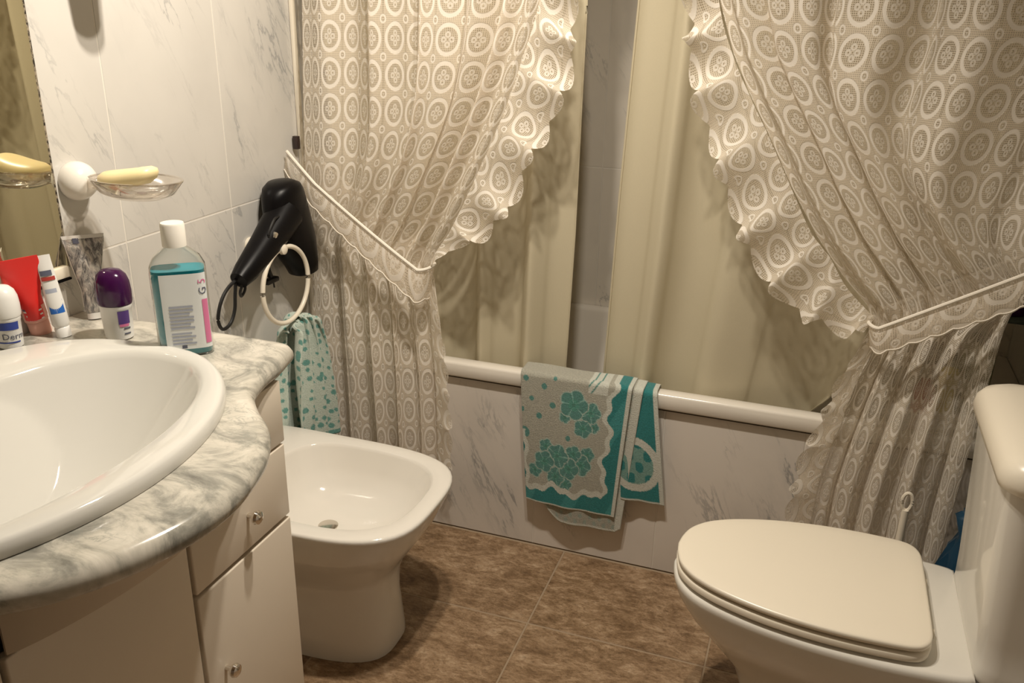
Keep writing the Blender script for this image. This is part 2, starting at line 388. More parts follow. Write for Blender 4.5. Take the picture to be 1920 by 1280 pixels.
# ------------------------------------------------------------------ vanity
ZH = .88
outl = [(-.838, 1.218), (-.826, 1.17), (-.818, 1.115), (-.797, 1.055), (-.755, 1.005), (-.704, .957), (-.664, .895), (-.640, .820), (-.632, .757), (-.640, .69), (-.664, .62), (-.704, .558), (-.755, .51), (-.797, .46), (-.818, .40), (-.828, .345), (-.838, .29)]
def sup(an, ax0, ax1, ay, e0, e1):
    c, s = math.cos(an), math.sin(an); ax, e = (ax1, e1) if c > 0 else (ax0, e0)
    r = (abs(c/ax)**e+abs(s/ay)**e)**(-1/e); return r*c, r*s
def counter():
    c = crom([(*p, 0) for p in outl], 5)
    loop = [Vector((XL+.002, 1.250, 0))]+[Vector((-1.29+.033*k, 1.250, 0)) for k in range(1, 11)]+[Vector((-.93, 1.250, 0)), Vector((-.878, 1.250, 0)), Vector((-.855, 1.246, 0)), Vector((-.842, 1.235, 0))]+c+[Vector((-.845, .270, 0)), Vector((-.87, .262, 0))]+[Vector((-.90-.036*k, .262, 0)) for k in range(0, 11)]+[Vector((XL+.002, .262+.988*k/40, 0)) for k in range(40)]
    cen = Vector((-1.02, .757, 0)); n = len(loop)
    def inset(d, z):
        out = []
        for i, p in enumerate(loop):
            a = loop[(i-1) % n]; b = loop[(i+1) % n]; t = (b-a).normalized(); nn = Vector((t.y, -t.x, 0))
            if nn.dot(p-cen) > 0: nn = -nn
            q = p+nn*d
            q.x = XL+.002 if p.x < XL+.003 else max(q.x, XL+.002)
            out.append(Vector((q.x, q.y, z)))
        return out
    R_ = .02
    prof = []
    for k in range(9):
        an = PI*k/8; prof.append((R_*(1-math.sin(an)), ZH-.04/2-R_*math.cos(an)))
    rings = [inset(d, z) for d, z in prof]
    # top has the basin cut-out
    top = rings[-1]; hole = []
    for p in top:
        d = Vector((p.x-(-1.0), p.y-.74, 0)); an = math.atan2(d.y, d.x)
        hx, hy = sup(an, .203, .220, .347, 2.4, 2.1); hole.append(Vector((-.985+hx, .742+hy, ZH)))
    hole2 = [Vector((h.x, h.y, ZH-.04)) for h in hole]
    rings = rings+[hole, hole2, rings[0]]
    v, f = loft(rings, False, False)
    o = mesh('countertop', v, f, M_counter, None, angle=50)
    return o
ct = counter(); tag(ct, 'grey veined marble vanity countertop with a bowed front edge', 'countertop')

XF = -.83
vc = empty('vanity_cabinet', (-1.07, .76, 0), 'beige lacquered bathroom cabinet under the marble countertop', 'cabinet')
b = MB()
xm = (XL+XF)/2-.008; dx_ = XF-XL-.022
for y in (1.161, .911, .575, .329): b.box((xm, y, .469), (dx_, .016, .738) if y in (1.161, .329) else (dx_, .016, .55) , .001, 1) if y in (1.161, .329) else b.box((xm, y, .375), (dx_, .016, .55), .001, 1)
b.box((xm, .745, .108), (dx_, .84, .016), .001, 1); b.box((XL+.008, .745, .36), (.008, .84, .50), .001, 1); b.box((xm-.02, .745, .05), (dx_-.05, .84, .099)); b.build('carcass', M_cab, vc)
def front(name, y0, y1, z0, z1):
    return MB().box((XF-.009, (y0+y1)/2, (z0+z1)/2), (.018, y1-y0-.004, z1-z0-.004), .003, 3).build(name, M_cab, vc)
def knob(parent, y, z):
    MB().lathe([(.004, -.002), (.004, .010), (.0105, .013), (.0125, .018), (.011, .023), (.006, .026)], (XF, y, z), 20, 'x').build('knob', M_chrome, parent)
MB().box((XF-.009, 1.037, .781), (.018, .264, .116), .002, 2).build('top_rail', M_cab, vc)
MB().box((XF-.009, .445, .781), (.018, .25, .116), .002, 2).build('top_rail', M_cab, vc)
d = front('drawer', .904, 1.169, .574, .720); knob(d, 1.048, .640)
d = front('door', .904, 1.169, .100, .570); knob(d, .950, .400)
d = front('door', .580, .900, .100, .718); knob(d, .60, .42)
d = front('drawer', .320, .576, .574, .720); knob(d, .45, .640)
d = front('door', .320, .576, .100, .570); knob(d, .53, .400)
# bowed valance under the counter
yy = [.585+.475*k/32 for k in range(33)]
def bow(y, a): 
    t = (y-.585)/.475; return XF+.001+a*math.sin(PI*t)**.8 if 0 < t < 1 else XF+.001
vs = []
for y in yy: vs += [Vector((bow(y, .052), y, .722)), Vector((bow(y, .085), y, .80)), Vector((bow(y, .11), y, .841)), Vector((XF-.002, y, .841)), Vector((XF-.002, y, .722))]
fs = [(i*5+k, i*5+(k+1) % 5, (i+1)*5+(k+1) % 5, (i+1)*5+k) for i in range(32) for k in range(5)]+[(0, 1, 2, 3, 4), (164, 163, 162, 161, 160)]
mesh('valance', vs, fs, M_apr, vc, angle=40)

# basin
NB = 144
def bring(cx, cy, ax0, ax1, ay, e0, e1, z, sc=1.0):
    return [Vector((cx+sup(2*PI*k/NB, ax0, ax1, ay, e0, e1)[0]*sc, cy+sup(2*PI*k/NB, ax0, ax1, ay, e0, e1)[1]*sc, z)) for k in range(NB)]
O = lambda z, d=0: bring(-.998, .757, .28-d, .264-d, .352-d, 2.8, 1.97, z)
rings = [O(ZH+.0005, .004), O(ZH+.001, .0), O(ZH+.010, -.001), O(ZH+.018, .002), O(ZH+.0215, .005), O(ZH+.0225, .010)]
Icx, Icy = -.985, .757
rings.append(bring(Icx, Icy, .186, .201, .326, 2.4, 2.1, ZH+.0205)); rings.append(bring(Icx, Icy, .182, .197, .322, 2.4, 2.1, ZH+.0185))
NR = 56
for j in range(1, NR+1):
    rho = 1-(j-1)/(NR-1)*.93; ring = []
    for k in range(NB):
        dx, dy = sup(2*PI*k/NB, .178, .193, .317, 2.4, 2.1); x, y = Icx+dx*rho, Icy+dy*rho
        ze = ZH+.016-.175*(1-rho**2.4)
        zp = ZH+.016-(x+1.162)*1.25
        z = max(ze, zp); ring.append(Vector((x, y, z)))
    rings.append(ring)
basin = empty('wash_basin', (-.99, .74, ZH), 'white oval drop-in ceramic wash basin set in the marble countertop', 'basin')
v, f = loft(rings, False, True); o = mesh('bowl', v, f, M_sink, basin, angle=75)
MB().lathe([(.028, 0), (.028, .003), (.02, .004), (.018, .001)], (-.965, .757, ZH-.1475), 24).build('drain', M_chrome, basin)

# mirror on the left wall
mi = empty('wall_mirror', (XL, .7, .955), 'frameless wall mirror with a dark worn edge above the basin', 'mirror')
MB().box((XL+.0035, .609, 1.44), (.005, 1.208, .93)).build('glass', M_mirror, mi, smooth=False)
MB().box((XL+.003, 1.215, 1.44), (.0052, .005, .93)).build('worn_edge', M_worn, mi, smooth=False)
MB().box((XL+.007, .63, .970), (.014, 1.16, .022), .003, 2).build('bottom_rail', M_ivory, mi)
MB().box((XL+.008, .63, .956), (.012, 1.16, .004)).build('shadow_strip', M_black, mi)  # black strip in place of the shade under the rail

# ------------------------------------------------------------------ bidet
bd = empty('bidet', (-1.0, 1.55, 0), 'white ceramic bidet beside the vanity cabinet', 'bidet')
def bd_ring(x0, x1, hy, cy, z, e=3.4, eb=7, n=96):
    cx = (x0+x1)/2-.03; out = []
    for k in range(n):
        dx, dy = sup(2*PI*k/n, cx-x0, x1-cx, hy, eb, e); out.append(Vector((cx+dx, cy+dy, z)))
    return out
xb = XL+.004
rg = [bd_ring(xb, -.812, .122, 1.532, .001, 3.2), bd_ring(xb, -.812, .120, 1.532, .02, 3.2), bd_ring(xb, -.822, .112, 1.532, .13, 3.2), bd_ring(xb, -.822, .118, 1.536, .185, 3.2), bd_ring(xb, -.808, .138, 1.54, .225, 3.2),
      bd_ring(xb, -.775, .170, 1.545, .270, 3.2), bd_ring(xb, -.745, .195, 1.55, .315, 3.2), bd_ring(xb, -.724, .211, 1.55, .358, 3.3), bd_ring(xb, -.713, .2175, 1.55, .386, 3.4), bd_ring(xb, -.711, .219, 1.55, .394, 3.4), bd_ring(xb, -.7125, .2175, 1.55, .3985, 3.4), bd_ring(xb, -.718, .213, 1.55, .4005, 3.4),
      bd_ring(-1.167, -.750, .180, 1.553, .3995, 3.0, 3.0), bd_ring(-1.163, -.754, .176, 1.553, .397, 3.0, 3.0), bd_ring(-1.160, -.757, .173, 1.553, .390, 2.9, 3.0),
      bd_ring(-1.145, -.780, .160, 1.553, .345, 2.8, 2.8), bd_ring(-1.12, -.82, .140, 1.553, .305, 2.6, 2.6), bd_ring(-1.09, -.87, .105, 1.553, .280, 2.3, 2.3), bd_ring(-1.04, -.93, .05, 1.553, .272, 2, 2)]
v, f = loft(rg); mesh('bidet_bowl', v, f, M_bidet, bd, angle=60)
MB().lathe([(.024, 0), (.024, .004), (.016, .005)], (-1.0, 1.553, .271), 20).build('drain', M_chrome, bd)
MB().lathe([(.0085, -.002), (.0085, .0012), (.006, .002)], (0, 0, 0), 16, rot=Matrix.Rotation(PI/2, 3, 'X')).build('fixing_hole', M_black, bd).location = Vector((-.962, 1.4165, .050))-Vector(bd.location)
MB().lathe([(.016, 0), (.016, .03), (.012, .035), (.011, .07), (.014, .075)], (-1.23, 1.55, .398), 20).build('tap', M_chrome, bd)

# ------------------------------------------------------------------ toilet
tl = empty('toilet', (.1, 1.567, 0), 'white toilet with closed cream lid and cistern at the right', 'toilet')
HW = [(-.172, 0), (-.168, .030), (-.158, .062), (-.140, .088), (-.115, .110), (-.07, .134), (0, .157), (.08, .172), (.16, .178), (.24, .176), (.275, .170), (.292, .156), (.300, .135), (.302, .10), (.302, 0)]
def lidring(z, d=0.0, x1=None, cy=1.567, sq=1.0, sx=0):
    up = crom([(x, y, 0) for x, y in HW], 5); n = len(up); pts = []
    full = up+[Vector((p.x, -p.y, 0)) for p in up[1:-1][::-1]]
    cx = .09; out = []; m = len(full)
    for i, p in enumerate(full):
        a, b = full[(i-1) % m], full[(i+1) % m]; t = (b-a)
        t = t.normalized() if t.length > 1e-9 else Vector((0, 1, 0)); nn = Vector((-t.y, t.x, 0))
        if nn.dot(p-Vector((cx, 0, 0))) > 0: nn = -nn
        q = p+nn*d; out.append(Vector((cx+(q.x-cx)*sq+sx, cy+q.y*sq, z)))
    return out
v, f = loft([lidring(.4075, .004), lidring(.4080, .001), lidring(.411, 0), lidring(.4165, .0), lidring(.4188, .002), lidring(.4200, .006), lidring(.4205, .03)])
mesh('lid', v, f, M_seat, tl, angle=70)
v, f = loft([lidring(.385, .004), lidring(.386, .0), lidring(.397, -.001), lidring(.4005, .002), lidring(.4015, .008)])
mesh('seat', v, f, M_seat, tl, angle=70)
MB().box((.10, 1.567, .4045), (.30, .20, .006)).build('seat_buffer', M_gap, tl)
for s in (-1, 1): MB().lathe([(.009, -.012), (.009, .008)], (.303, 1.567+s*.08, .388), 16, 'x').build('hinge', M_seat, tl)
BW = [(-.178, 0), (-.172, .035), (-.16, .068), (-.14, .096), (-.11, .12), (-.06, .142), (0, .160), (.08, .176), (.16, .184), (.24, .186), (.30, .183), (.345, .178), (.368, .170), (.372, .15), (.372, 0)]
def bowl_ring(z, fx=0.0, hy=1.0, x1=.372, back=1.0):
    up = crom([(x, y, 0) for x, y in BW], 4); full = up+[Vector((p.x, -p.y, 0)) for p in up[1:-1][::-1]]
    x0 = -.178
    out = []
    for p in full:
        t = (p.x-x0)/(.372-x0); out.append(Vector((x0+fx+t*(x1-x0-fx), 1.567+p.y*(hy+(back-1)*t), z)))
    return out
v, f = loft([bowl_ring(.001, .17, .58, .50), bowl_ring(.015, .165, .60, .50), bowl_ring(.10, .165, .55, .49), bowl_ring(.17, .14, .60, .47), bowl_ring(.235, .085, .76, .43), bowl_ring(.29, .038, .90, .40), bowl_ring(.335, .010, .975, .38),
             bowl_ring(.362, .001, 1.0, .375), bowl_ring(.370, .001, 1.0, .374), bowl_ring(.376, .004, .985, .372), bowl_ring(.378, .012, .95, .368)])
mesh('bowl', v, f, M_ceram, tl, angle=60)
def tank_ring(x0, x1, hy, z, r=.035, bowf=.012):
    out = rr(x0, x1, 1.567-hy, 1.567+hy, r, z, 8)
    for p in out:
        if p.x < (x0+x1)/2: p.x -= bowf*(1-((p.y-1.567)/hy)**2)
    return out
v, f = loft([tank_ring(.372, .565, .168, .366, .03, .0), tank_ring(.370, .565, .170, .378, .03, .004), tank_ring(.372, .565, .166, .395, .035), tank_ring(.370, .565, .166, .45, .035), tank_ring(.352, .568, .180, .745, .04)])
mesh('cistern', v, f, M_ceram, tl, angle=60)
v, f = loft([tank_ring(.350, .569, .184, .742, .04), tank_ring(.342, .570, .190, .746, .045), tank_ring(.339, .570, .193, .760, .048), tank_ring(.341, .570, .191, .778, .048), tank_ring(.350, .570, .183, .792, .046), tank_ring(.366, .568, .170, .800, .04), tank_ring(.39, .56, .15, .803, .03)])
mesh('cistern_lid', v, f, M_seat, tl, angle=60)
MB().lathe([(.022, 0), (.022, .006), (.018, .009)], (.47, 1.567, .802), 24).build('flush_button', M_chrome, tl)

# ------------------------------------------------------------------ curtains
PITCH = .0865; PU = .057                  # medallion pitch down and across the cloth
def lace_panel(name, parent, xa, xb, ztop, zbot, width, nf, amp, flip=False, y0=1.985, nu=360, nv=210, seed=1, tie=.82, tie_side=True, bun=.40):
    """gathered lace: u runs across the cloth, v down it; xa/xb are tables z -> x of the two borders"""
    rnd = random.Random(seed); ph = [rnd.uniform(0, 6.28) for _ in range(6)]
    vs, uvs = [], []
    ln = [0.0]*(nu+1); prev = None
    for j in range(nv+1):
        z = ztop+(zbot-ztop)*j/nv; A = interp(xa, z); B = interp(xb, z); row = []
        g = math.exp(-((z-tie)/.13)**2)                 # how tightly the cloth is bunched at the tie
        below = sstep(tie+.02, tie-.15, z); span = B-A
        for i in range(nu+1):
            t = i/nu; e = (1-t) if flip else t
            # columns hang straight until they reach the slanting bundle along the open border
            if tie_side:
                Wd = abs(B-A); Wt = abs(interp(xb, ztop)-interp(xa, ztop)); d0 = (1-e)*(Wt if z > tie else Wd)-(Wt-Wd if z > tie else 0); d1 = (1-e)*bun; hh = max(.06-abs(d0-d1), 0)/.06
                dd = min(max(d0, d1)+hh*hh*.015, Wd); dd = dd+(Wd*(1-e)-dd)*sstep(tie+.10, tie-.04, z); tt = 1-dd/Wd; tt = (1-tt) if flip else tt
            else: tt = t
            q = e**1.35
            f1 = math.sin(2*PI*nf*q+ph[0]+.35*math.sin(z*3+ph[1])); f2 = math.sin(2*PI*nf*2.3*q+ph[2]+z*1.3)
            k = .85-.10*below
            xo = k*(span/(2*PI*nf))*(.95*math.cos(2*PI*nf*q+ph[0]+.6)+.15*math.cos(2*PI*nf*2.3*q+ph[3]))
            env = min(1, t*8, (1-t)*8); dB = (B-A)*(tt if flip else 1-tt)
            roll = sstep(tie-.02, tie+.12, z)*(-.020*math.exp(-((dB-.028)/.017)**2)+.024*math.exp(-((dB-.095)/.030)**2)-.010*math.exp(-((dB-.060)/.012)**2))
            x = A+span*tt+xo*env*(1-.3*g)
            am = amp*(1-.35*g)*(1-.38*below)
            y = y0-am*(f1*.62+.2*f2)*env+.012*g-.004*math.sin(9*t+z*7)+roll
            if z < .62: y = min(y, 2.020)
            vs.append(Vector((x, y, z))); row.append((A+span*tt, z))
            if prev: ln[i] += math.hypot(row[i][0]-prev[i][0], z-prev[i][1])
            uvs.append((t*width/PU, ln[i]/PITCH))
        prev = row
    n1 = nu+1
    fs = [(j*n1+i, j*n1+i+1, (j+1)*n1+i+1, (j+1)*n1+i) for j in range(nv) for i in range(nu)]
    return mesh(name, vs, fs, M_lace, parent, uv=uvs)
def ruffle(name, parent, pairs, y0, lam=.125, seed=3, nw=26, wave=.017):
    """pairs: (inner xz, outer xz) from top to the tie"""
    inn = crom([(p[0][0], y0, p[0][1]) for p in pairs], 46); out = crom([(p[1][0], y0-.012, p[1][1]) for p in pairs], 46)
    vs, uvs = [], []; s = 0; rnd = random.Random(seed); p0 = rnd.uniform(0, 6)
    for i, (a, b_) in enumerate(zip(inn, out)):
        if i: s += (a-inn[i-1]).length*.5+(b_-out[i-1]).length*.5
        d = b_-a; L = max(d.length, .012); dn = d.normalized() if d.length > 1e-6 else Vector((1, 0, 0))
        t = (inn[min(i+1, len(inn)-1)]-inn[max(i-1, 0)]).normalized()
        phs = 2*PI*s/lam+p0+1.5*math.sin(s*9+p0)
        cell = abs(math.sin(PI*s*1.22/PITCH)); sc = (L*.86+.020*cell*min(1, L/.06))
        for k in range(nw+1):
            w = k/nw; fw = w**.8*min(1, L/.07)
            p = a+dn*sc*w+t*.015*math.cos(phs+.8)*fw+Vector((0, -wave*math.sin(phs)*fw-.008*fw, 0))
            vs.append(p); uvs.append((w*max(L, .02)*1.28/PITCH+.46-max(L, .02)*1.28/PITCH, s*1.22/PITCH))
    n1 = nw+1
    fs = [(i*n1+k, i*n1+k+1, (i+1)*n1+k+1, (i+1)*n1+k) for i in range(len(inn)-1) for k in range(nw)]
    return mesh(name, vs, fs, M_lace, parent, uv=uvs)
def hem(parent, pts, r, name='hem'):
    return MB().tube(pts, r, 8).build(name, M_cord, parent)

LX_A = [(2.02, -1.238), (1.45, -1.252), (1.2, -1.264), (.8, -1.284), (.25, -1.290)]
LX_B = [(2.02, -.55), (1.70, -.60), (1.55, -.615), (1.46, -.634), (1.347, -.668), (1.239, -.705), (1.15, -.742), (1.058, -.785), (.985, -.822), (.917, -.857), (.86, -.893), (.815, -.915), (.76, -.908), (.669, -.893), (.518, -.878), (.25, -.868)]
RX_A = [(2.02, -.40), (1.70, -.30), (1.55, -.268), (1.46, -.243), (1.362, -.206), (1.28, -.162), (1.2, -.114), (1.09, -.052), (.99, .012), (.9, .082), (.84, .140), (.80, .158), (.758, .143), (.68, .118), (.592, .098), (.48, .075), (.384, .060), (.12, .052)]
RX_B = [(2.02, .545), (1.4, .53), (1.1, .485), (.95, .44), (.82, .415), (.647, .405), (.309, .392), (.12, .39)]
lc = empty('lace_curtain', (-.95, 1.99, .22), 'white lace curtain with round medallions hanging by the hair dryer, gathered left', 'curtain')
lace_panel('lace_panel', lc, LX_A, LX_B, 2.02, .235, 1.15, 5.2, .036, seed=4)
ruffle('lace_ruffle', lc, [((-.56, 2.0), (-.52, 1.98)), ((-.60, 1.70), (-.565, 1.66)), ((-.634, 1.46), (-.545, 1.43)), ((-.668, 1.347), (-.545, 1.30)), ((-.705, 1.239), (-.590, 1.185)), ((-.742, 1.15), (-.640, 1.10)), ((-.785, 1.058), (-.678, .995)), ((-.82, .985), (-.738, .93)), ((-.855, .917), (-.80, .895)), ((-.893, .86), (-.875, .855)), ((-.913, .82), (-.905, .82))], 1.966)
rc = empty('lace_curtain', (.25, 1.99, .12), 'white lace curtain with round medallions hanging behind the toilet, gathered right', 'curtain')
lace_panel('lace_panel', rc, RX_A, RX_B, 2.02, .13, 1.22, 4.6, .036, flip=True, seed=9)
ruffle('lace_ruffle', rc, [((-.39, 2.0), (-.45, 1.97)), ((-.30, 1.70), (-.35, 1.68)), ((-.243, 1.46), (-.303, 1.44)), ((-.206, 1.362), (-.292, 1.33)), ((-.162, 1.28), (-.258, 1.22)), ((-.114, 1.2), (-.215, 1.12)), ((-.052, 1.09), (-.165, 1.00)), ((.0, 1.0), (-.105, .90)), ((.045, .95), (-.030, .825)), ((.09, .885), (.055, .79)), ((.157, .823), (.145, .795))], 1.966, seed=8)
# folded edges that hang below the ties
ruffle('lace_ruffle', lc, [((-.915, .79), (-.905, .785)), ((-.915, .70), (-.885, .69)), ((-.905, .55), (-.865, .54)), ((-.90, .40), (-.855, .39)), ((-.90, .26), (-.855, .25))], 1.972, seed=5, wave=.006)
ruffle('lace_ruffle', rc, [((.17, .77), (.145, .765)), ((.145, .68), (.105, .67)), ((.125, .56), (.075, .55)), ((.10, .42), (.045, .41)), ((.09, .16), (.04, .15))], 1.968, seed=6, wave=.006)

def tieback(hook, end, drop0, drop1, label, nm_hook, sag=.02, seed=0, side=1):
    """band from the wall hook to the gathered cloth and back behind it"""
    e = empty('curtain_tieback', hook, label, 'tieback')
    n = 70; vs, uvs, top = [], [], []; H_, E_ = Vector(hook), Vector(end)
    def pt(t):
        p = H_.lerp(E_, t); p.z -= sag*4*t*(1-t); p.y = H_.y+(E_.y-H_.y)*min(1, t*4)
        return p
    path = [pt(k/n) for k in range(n+1)]
    m = 14
    for k in range(1, m+1):                             # round the bundle
        a = PI*k/m; path.append(Vector((E_.x+side*.020*math.sin(a), E_.y+.045*(1-math.cos(a)), E_.z-.002*k/m)))
    for k in range(1, n+1):
        p = pt(1-k/n); path.append(Vector((p.x, E_.y+.112, p.z+.004)))
    s = 0
    for i, p in enumerate(path):
        if i: s += (p-path[i-1]).length
        t = min(1, i/n); dr = drop0+(drop1-drop0)*t; sc = .006*abs(math.sin(PI*s/.045))
        for k in range(9):
            w = k/8; vs.append(p+Vector((.012*w*side*-1 if side > 0 else .012*w, -.004*math.sin(w*PI), -(dr+sc)*w))); uvs.append((s/PITCH, .42+w*(drop0)*1.0/PITCH))
    fs = [(i*9+k, i*9+k+1, (i+1)*9+k+1, (i+1)*9+k) for i in range(len(path)-1) for k in range(8)]
    mesh('band', vs, fs, M_lace, e, uv=uvs)
    MB().tube([p+Vector((0, -.002, .001)) for p in path], .0042, 8).build('top_hem', M_cord, e)
    low = [vs[i*9+8] for i in range(0, n+m)]
    MB().tube([p+Vector((0, -.001, .004)) for p in low], .0016, 6).build('bottom_hem', M_cord, e)
    return e
tieback((-1.300, 1.948, 1.088), (-.925, 1.922, .820), .050, .085, 'lace tieback band holding the left lace curtain, above the towel ring', 'a', sag=.008, side=1)
tieback((.560, 1.948, 1.055), (.165, 1.922, .815), .072, .055, 'lace tieback band holding the right lace curtain, above the toilet', 'b', sag=.002, side=-1)
for x, y, z, lb in ((-1.303, 1.998, 1.104, 'small dark tieback hook on the marble wall above the hair dryer'), (.565, 1.99, 1.07, 'small dark tieback hook on the right wall')):
    tag(MB().box((x, y, z), (.016, .012, .034), .002, 2).build('tieback_hook', M_brown), lb, 'hook')
# curtain rods
for y, z, lb in ((1.985, 2.03, 'upper metal rod carrying the lace curtains'), (2.10, 2.02, 'metal rod carrying the cream shower curtain')):
    tag(MB().tube([(XL+.001, y, z), (-.4, y, z), (XR-.001, y, z)], .011, 14).build('curtain_rod', M_chrome), lb, 'curtain rod')
# white edge strip at the wall by the curtain
tr = MB().box((XL+.006, 2.030, 1.42), (.010, .016, 1.72), .002, 2).build('trim_1', M_ivory); tr['kind'] = 'structure'

def cream(name, label, xa, xb, ztop, zb, nf, amp, seed, yb=2.115, spec=()):
    rnd = random.Random(seed); nu, nv = 240, 90; vs = []; ph = [rnd.uniform(0, 6.28) for _ in range(5)]
    for j in range(nv+1):
        v_ = j/nv
        for i in range(nu+1):
            t = i/nu; zbt = zb(t); z = ztop+(zbt-ztop)*v_
            A, B = interp(xa, z), interp(xb, z); x = A+(B-A)*t
            ang = 2*PI*nf*(t+.06*math.sin(2*PI*t*1.3+ph[3]))+ph[0]+.25*v_
            s = math.sin(ang); w = (abs(s)**.75)*(1 if s > 0 else -1)
            y = 2.100+.006*v_-amp*(w*.85+.15*math.sin(ang*1.7+ph[2]))*(1-.15*v_)
            y = max(y, 2.078 if z < .56 else 2.066)
            x += .012*math.cos(ang)*(1-.2*v_)
            vs.append(Vector((x, y, z)))
    n1 = nu+1; fs = [(j*n1+i, j*n1+i+1, (j+1)*n1+i+1, (j+1)*n1+i) for j in range(nv) for i in range(nu)]
    e = empty('shower_curtain', (vs[0].x, 2.1, .45), label, 'curtain')
    mesh('cloth', vs, fs, M_cream, e)
    low = [vs[nv*n1+i] for i in range(0, nu+1, 2)]; MB().tube(low, .0022, 6).build('hem', M_cream, e)
    left = [vs[j*n1+(nu if 'left' in label else 0)] for j in range(nv+1)]; MB().tube(left, .0026, 6).build('side_hem', M_cream, e)
    return e
cream('shower_curtain', 'cream shower curtain panel hanging into the tub behind the left lace curtain', [(2.02, -1.29), (.4, -1.24)], [(2.02, -.60), (1.46, -.566), (.9, -.572), (.45, -.585)], 2.02, lambda t: .42, 3.6, .034, 2)
cream('shower_curtain', 'cream shower curtain panel hanging into the tub right of the marble gap', [(2.02, -.43), (1.46, -.433), (1.0, -.452), (.45, -.468)], [(2.02, .52), (.9, .50), (.45, .40)], 2.02,
      lambda t: .43 if t < .50 else .43+.49*sstep(.50, .84, t), 4.3, .036, 5)

# ------------------------------------------------------------------ flowered bath towel over the rim
TEAL = (.035, .215, .215); TEAL2 = (.06, .28, .28); PALE = (.42, .41, .345); WHT = (.62, .63, .56); MID = (.11, .27, .24)
def flower(s, t, cx, cy, R):
    dx, dy = s-cx, (t-cy)*1.25; r = math.hypot(dx, dy); a = math.atan2(dy, dx)
    return r, a, r-R*(.80+.2*abs(math.cos(2.5*a)))
def towel_col(s, t):
    wob = .028*math.sin(t*17+1)+.02*math.sin(t*41); wob2 = .022*math.sin(s*15)+.014*math.sin(s*37)
    e = min((.82+wob)-s, (.85+wob2)-t)
    if s > .965 or t > .985: return WHT
    if .44 < t < .9 and s < .06: e = min(e, s-.03+.02*math.sin(t*30))
    if t < .10 and .62 < s < .80: return WHT if not (.66 < s+t*.8 < .675 or .72 < s+t*.8 < .735) else MID
    if e < -.035: return TEAL if math.sin(t*8+s*13) < .6 else TEAL2
    if e < .012: return WHT
    for cx, cy, R in ((.50, .20, .155), (.66, .24, .11), (.60, .36, .10), (.22, .66, .12), (.36, .60, .13), (.48, .68, .12), (.34, .76, .11), (.52, .56, .09), (.60, .64, .12), (.66, .55, .08), (.24, .54, .08), (.12, .74, .08), (.45, .80, .08), (.42, .30, .06), (.70, .34, .06)):
        r, a, d = flower(s, t, cx, cy, R*.86)
        if d < 0:
            if abs(math.sin(2.5*a+cx*9)) < .16 and r > .02: return (.26, .47, .42)
            if r < .016: return (.09, .24, .19)
            return MID if r > R*.35 else (.10, .30, .24)
        if d < .010: return (.40, .50, .44)
    for cx, cy, R in ((.05, .06, .030), (.22, .10, .032), (.10, .20, .026), (.30, .23, .034), (.17, .32, .034), (.32, .035, .02), (.0, .29, .03), (.02, .46, .06), (.46, .45, .03)):
        if math.hypot(s-cx, (t-cy)*1.25) < R*.85: return MID
    return PALE
tw = empty('bath_towel', (-.50, 2.03, .55), 'teal and grey flowered terry towel folded over the tub rim', 'towel')
def towel_layer(name, xl, xr, zb, y, colf, ns=150, nt=190, back=.09, sag=.004, puff=.0, th=.0035):
    """xl(t), xr(t): side borders down the front; zb(s): bottom; drapes from inside the tub over the rim"""
    vs, cs = [], []; top = .5395+th+puff
    pre = [(2.092, .47), (2.084, .52), (2.078, top-.006), (2.068, top), (2.055, top+.0005), (2.040, top)]
    npz = 14
    pp = crom([(0, a, b_) for a, b_ in pre], 3)
    for p in pp:
        for i in range(ns+1):
            s = i/ns; vs.append(Vector((xl(0)+(xr(0)-xl(0))*s, p.y, p.z+.0015*math.sin(s*9)))); cs.append(colf(s, 0.0))
    for j in range(nt+1):
        t = j/nt
        for i in range(ns+1):
            s = i/ns; zz = zb(s); L = (top-zz); d = t*L
            rad = .012; a = min(d/rad, PI/2)
            yy_ = 2.030-(rad*math.sin(a)) if d < rad*PI/2 else 2.030-rad
            z = top-rad*(1-math.cos(a)) if d < rad*PI/2 else top-rad-(d-rad*PI/2)
            w = .0035*math.sin(s*7+t*2)*t+.002*math.sin(s*19+2)*t
            vs.append(Vector((xl(t)+(xr(t)-xl(t))*s, yy_+y+w-sag*math.sin(PI*t), z))); cs.append(colf(s, t))
    n1 = ns+1; rows = len(vs)//n1
    fs = [(j*n1+i, j*n1+i+1, (j+1)*n1+i+1, (j+1)*n1+i) for j in range(rows-1) for i in range(ns)]
    o = mesh(name, vs, fs, M_terry, tw, col=cs)
    so = o.modifiers.new('thick', 'SOLIDIFY'); so.thickness = th; so.offset = 0
    return o
lin = lambda a, b_: (lambda t: a+(b_-a)*t)
towel_layer('front_fold', lin(-.672, -.648), lin(-.372, -.398), lambda s: .160-.004*s, -.012, towel_col, puff=.008)
def col_b(s, t): return WHT if (s > .93 or t > .975) else (.34, .40, .35) if (math.sin(s*60)*math.sin(t*70) > .4) else PALE
towel_layer('middle_fold', lin(-.665, -.630), lin(-.345, -.380), lambda s: .175-.070*sstep(.0, .35, s)+.012*sstep(.93, 1, s), -.005, col_b, 90, 120, puff=.004)
def col_c(s, t):
    if s > .94 or t > .98: return WHT
    d = abs(math.hypot((s-.62)*.6, (t-.66)*.9)-.19)
    if t > .4 and d < .03: return WHT
    if t > .45 and math.hypot((s-.62)*.6, (t-.66)*.9) < .16 and math.sin(s*25)*math.sin(t*30) > -.2: return (.20, .36, .32)
    return TEAL
towel_layer('back_fold', lin(-.50, -.46), lin(-.312, -.268), lambda s: .214, .0, col_c, 90, 120)

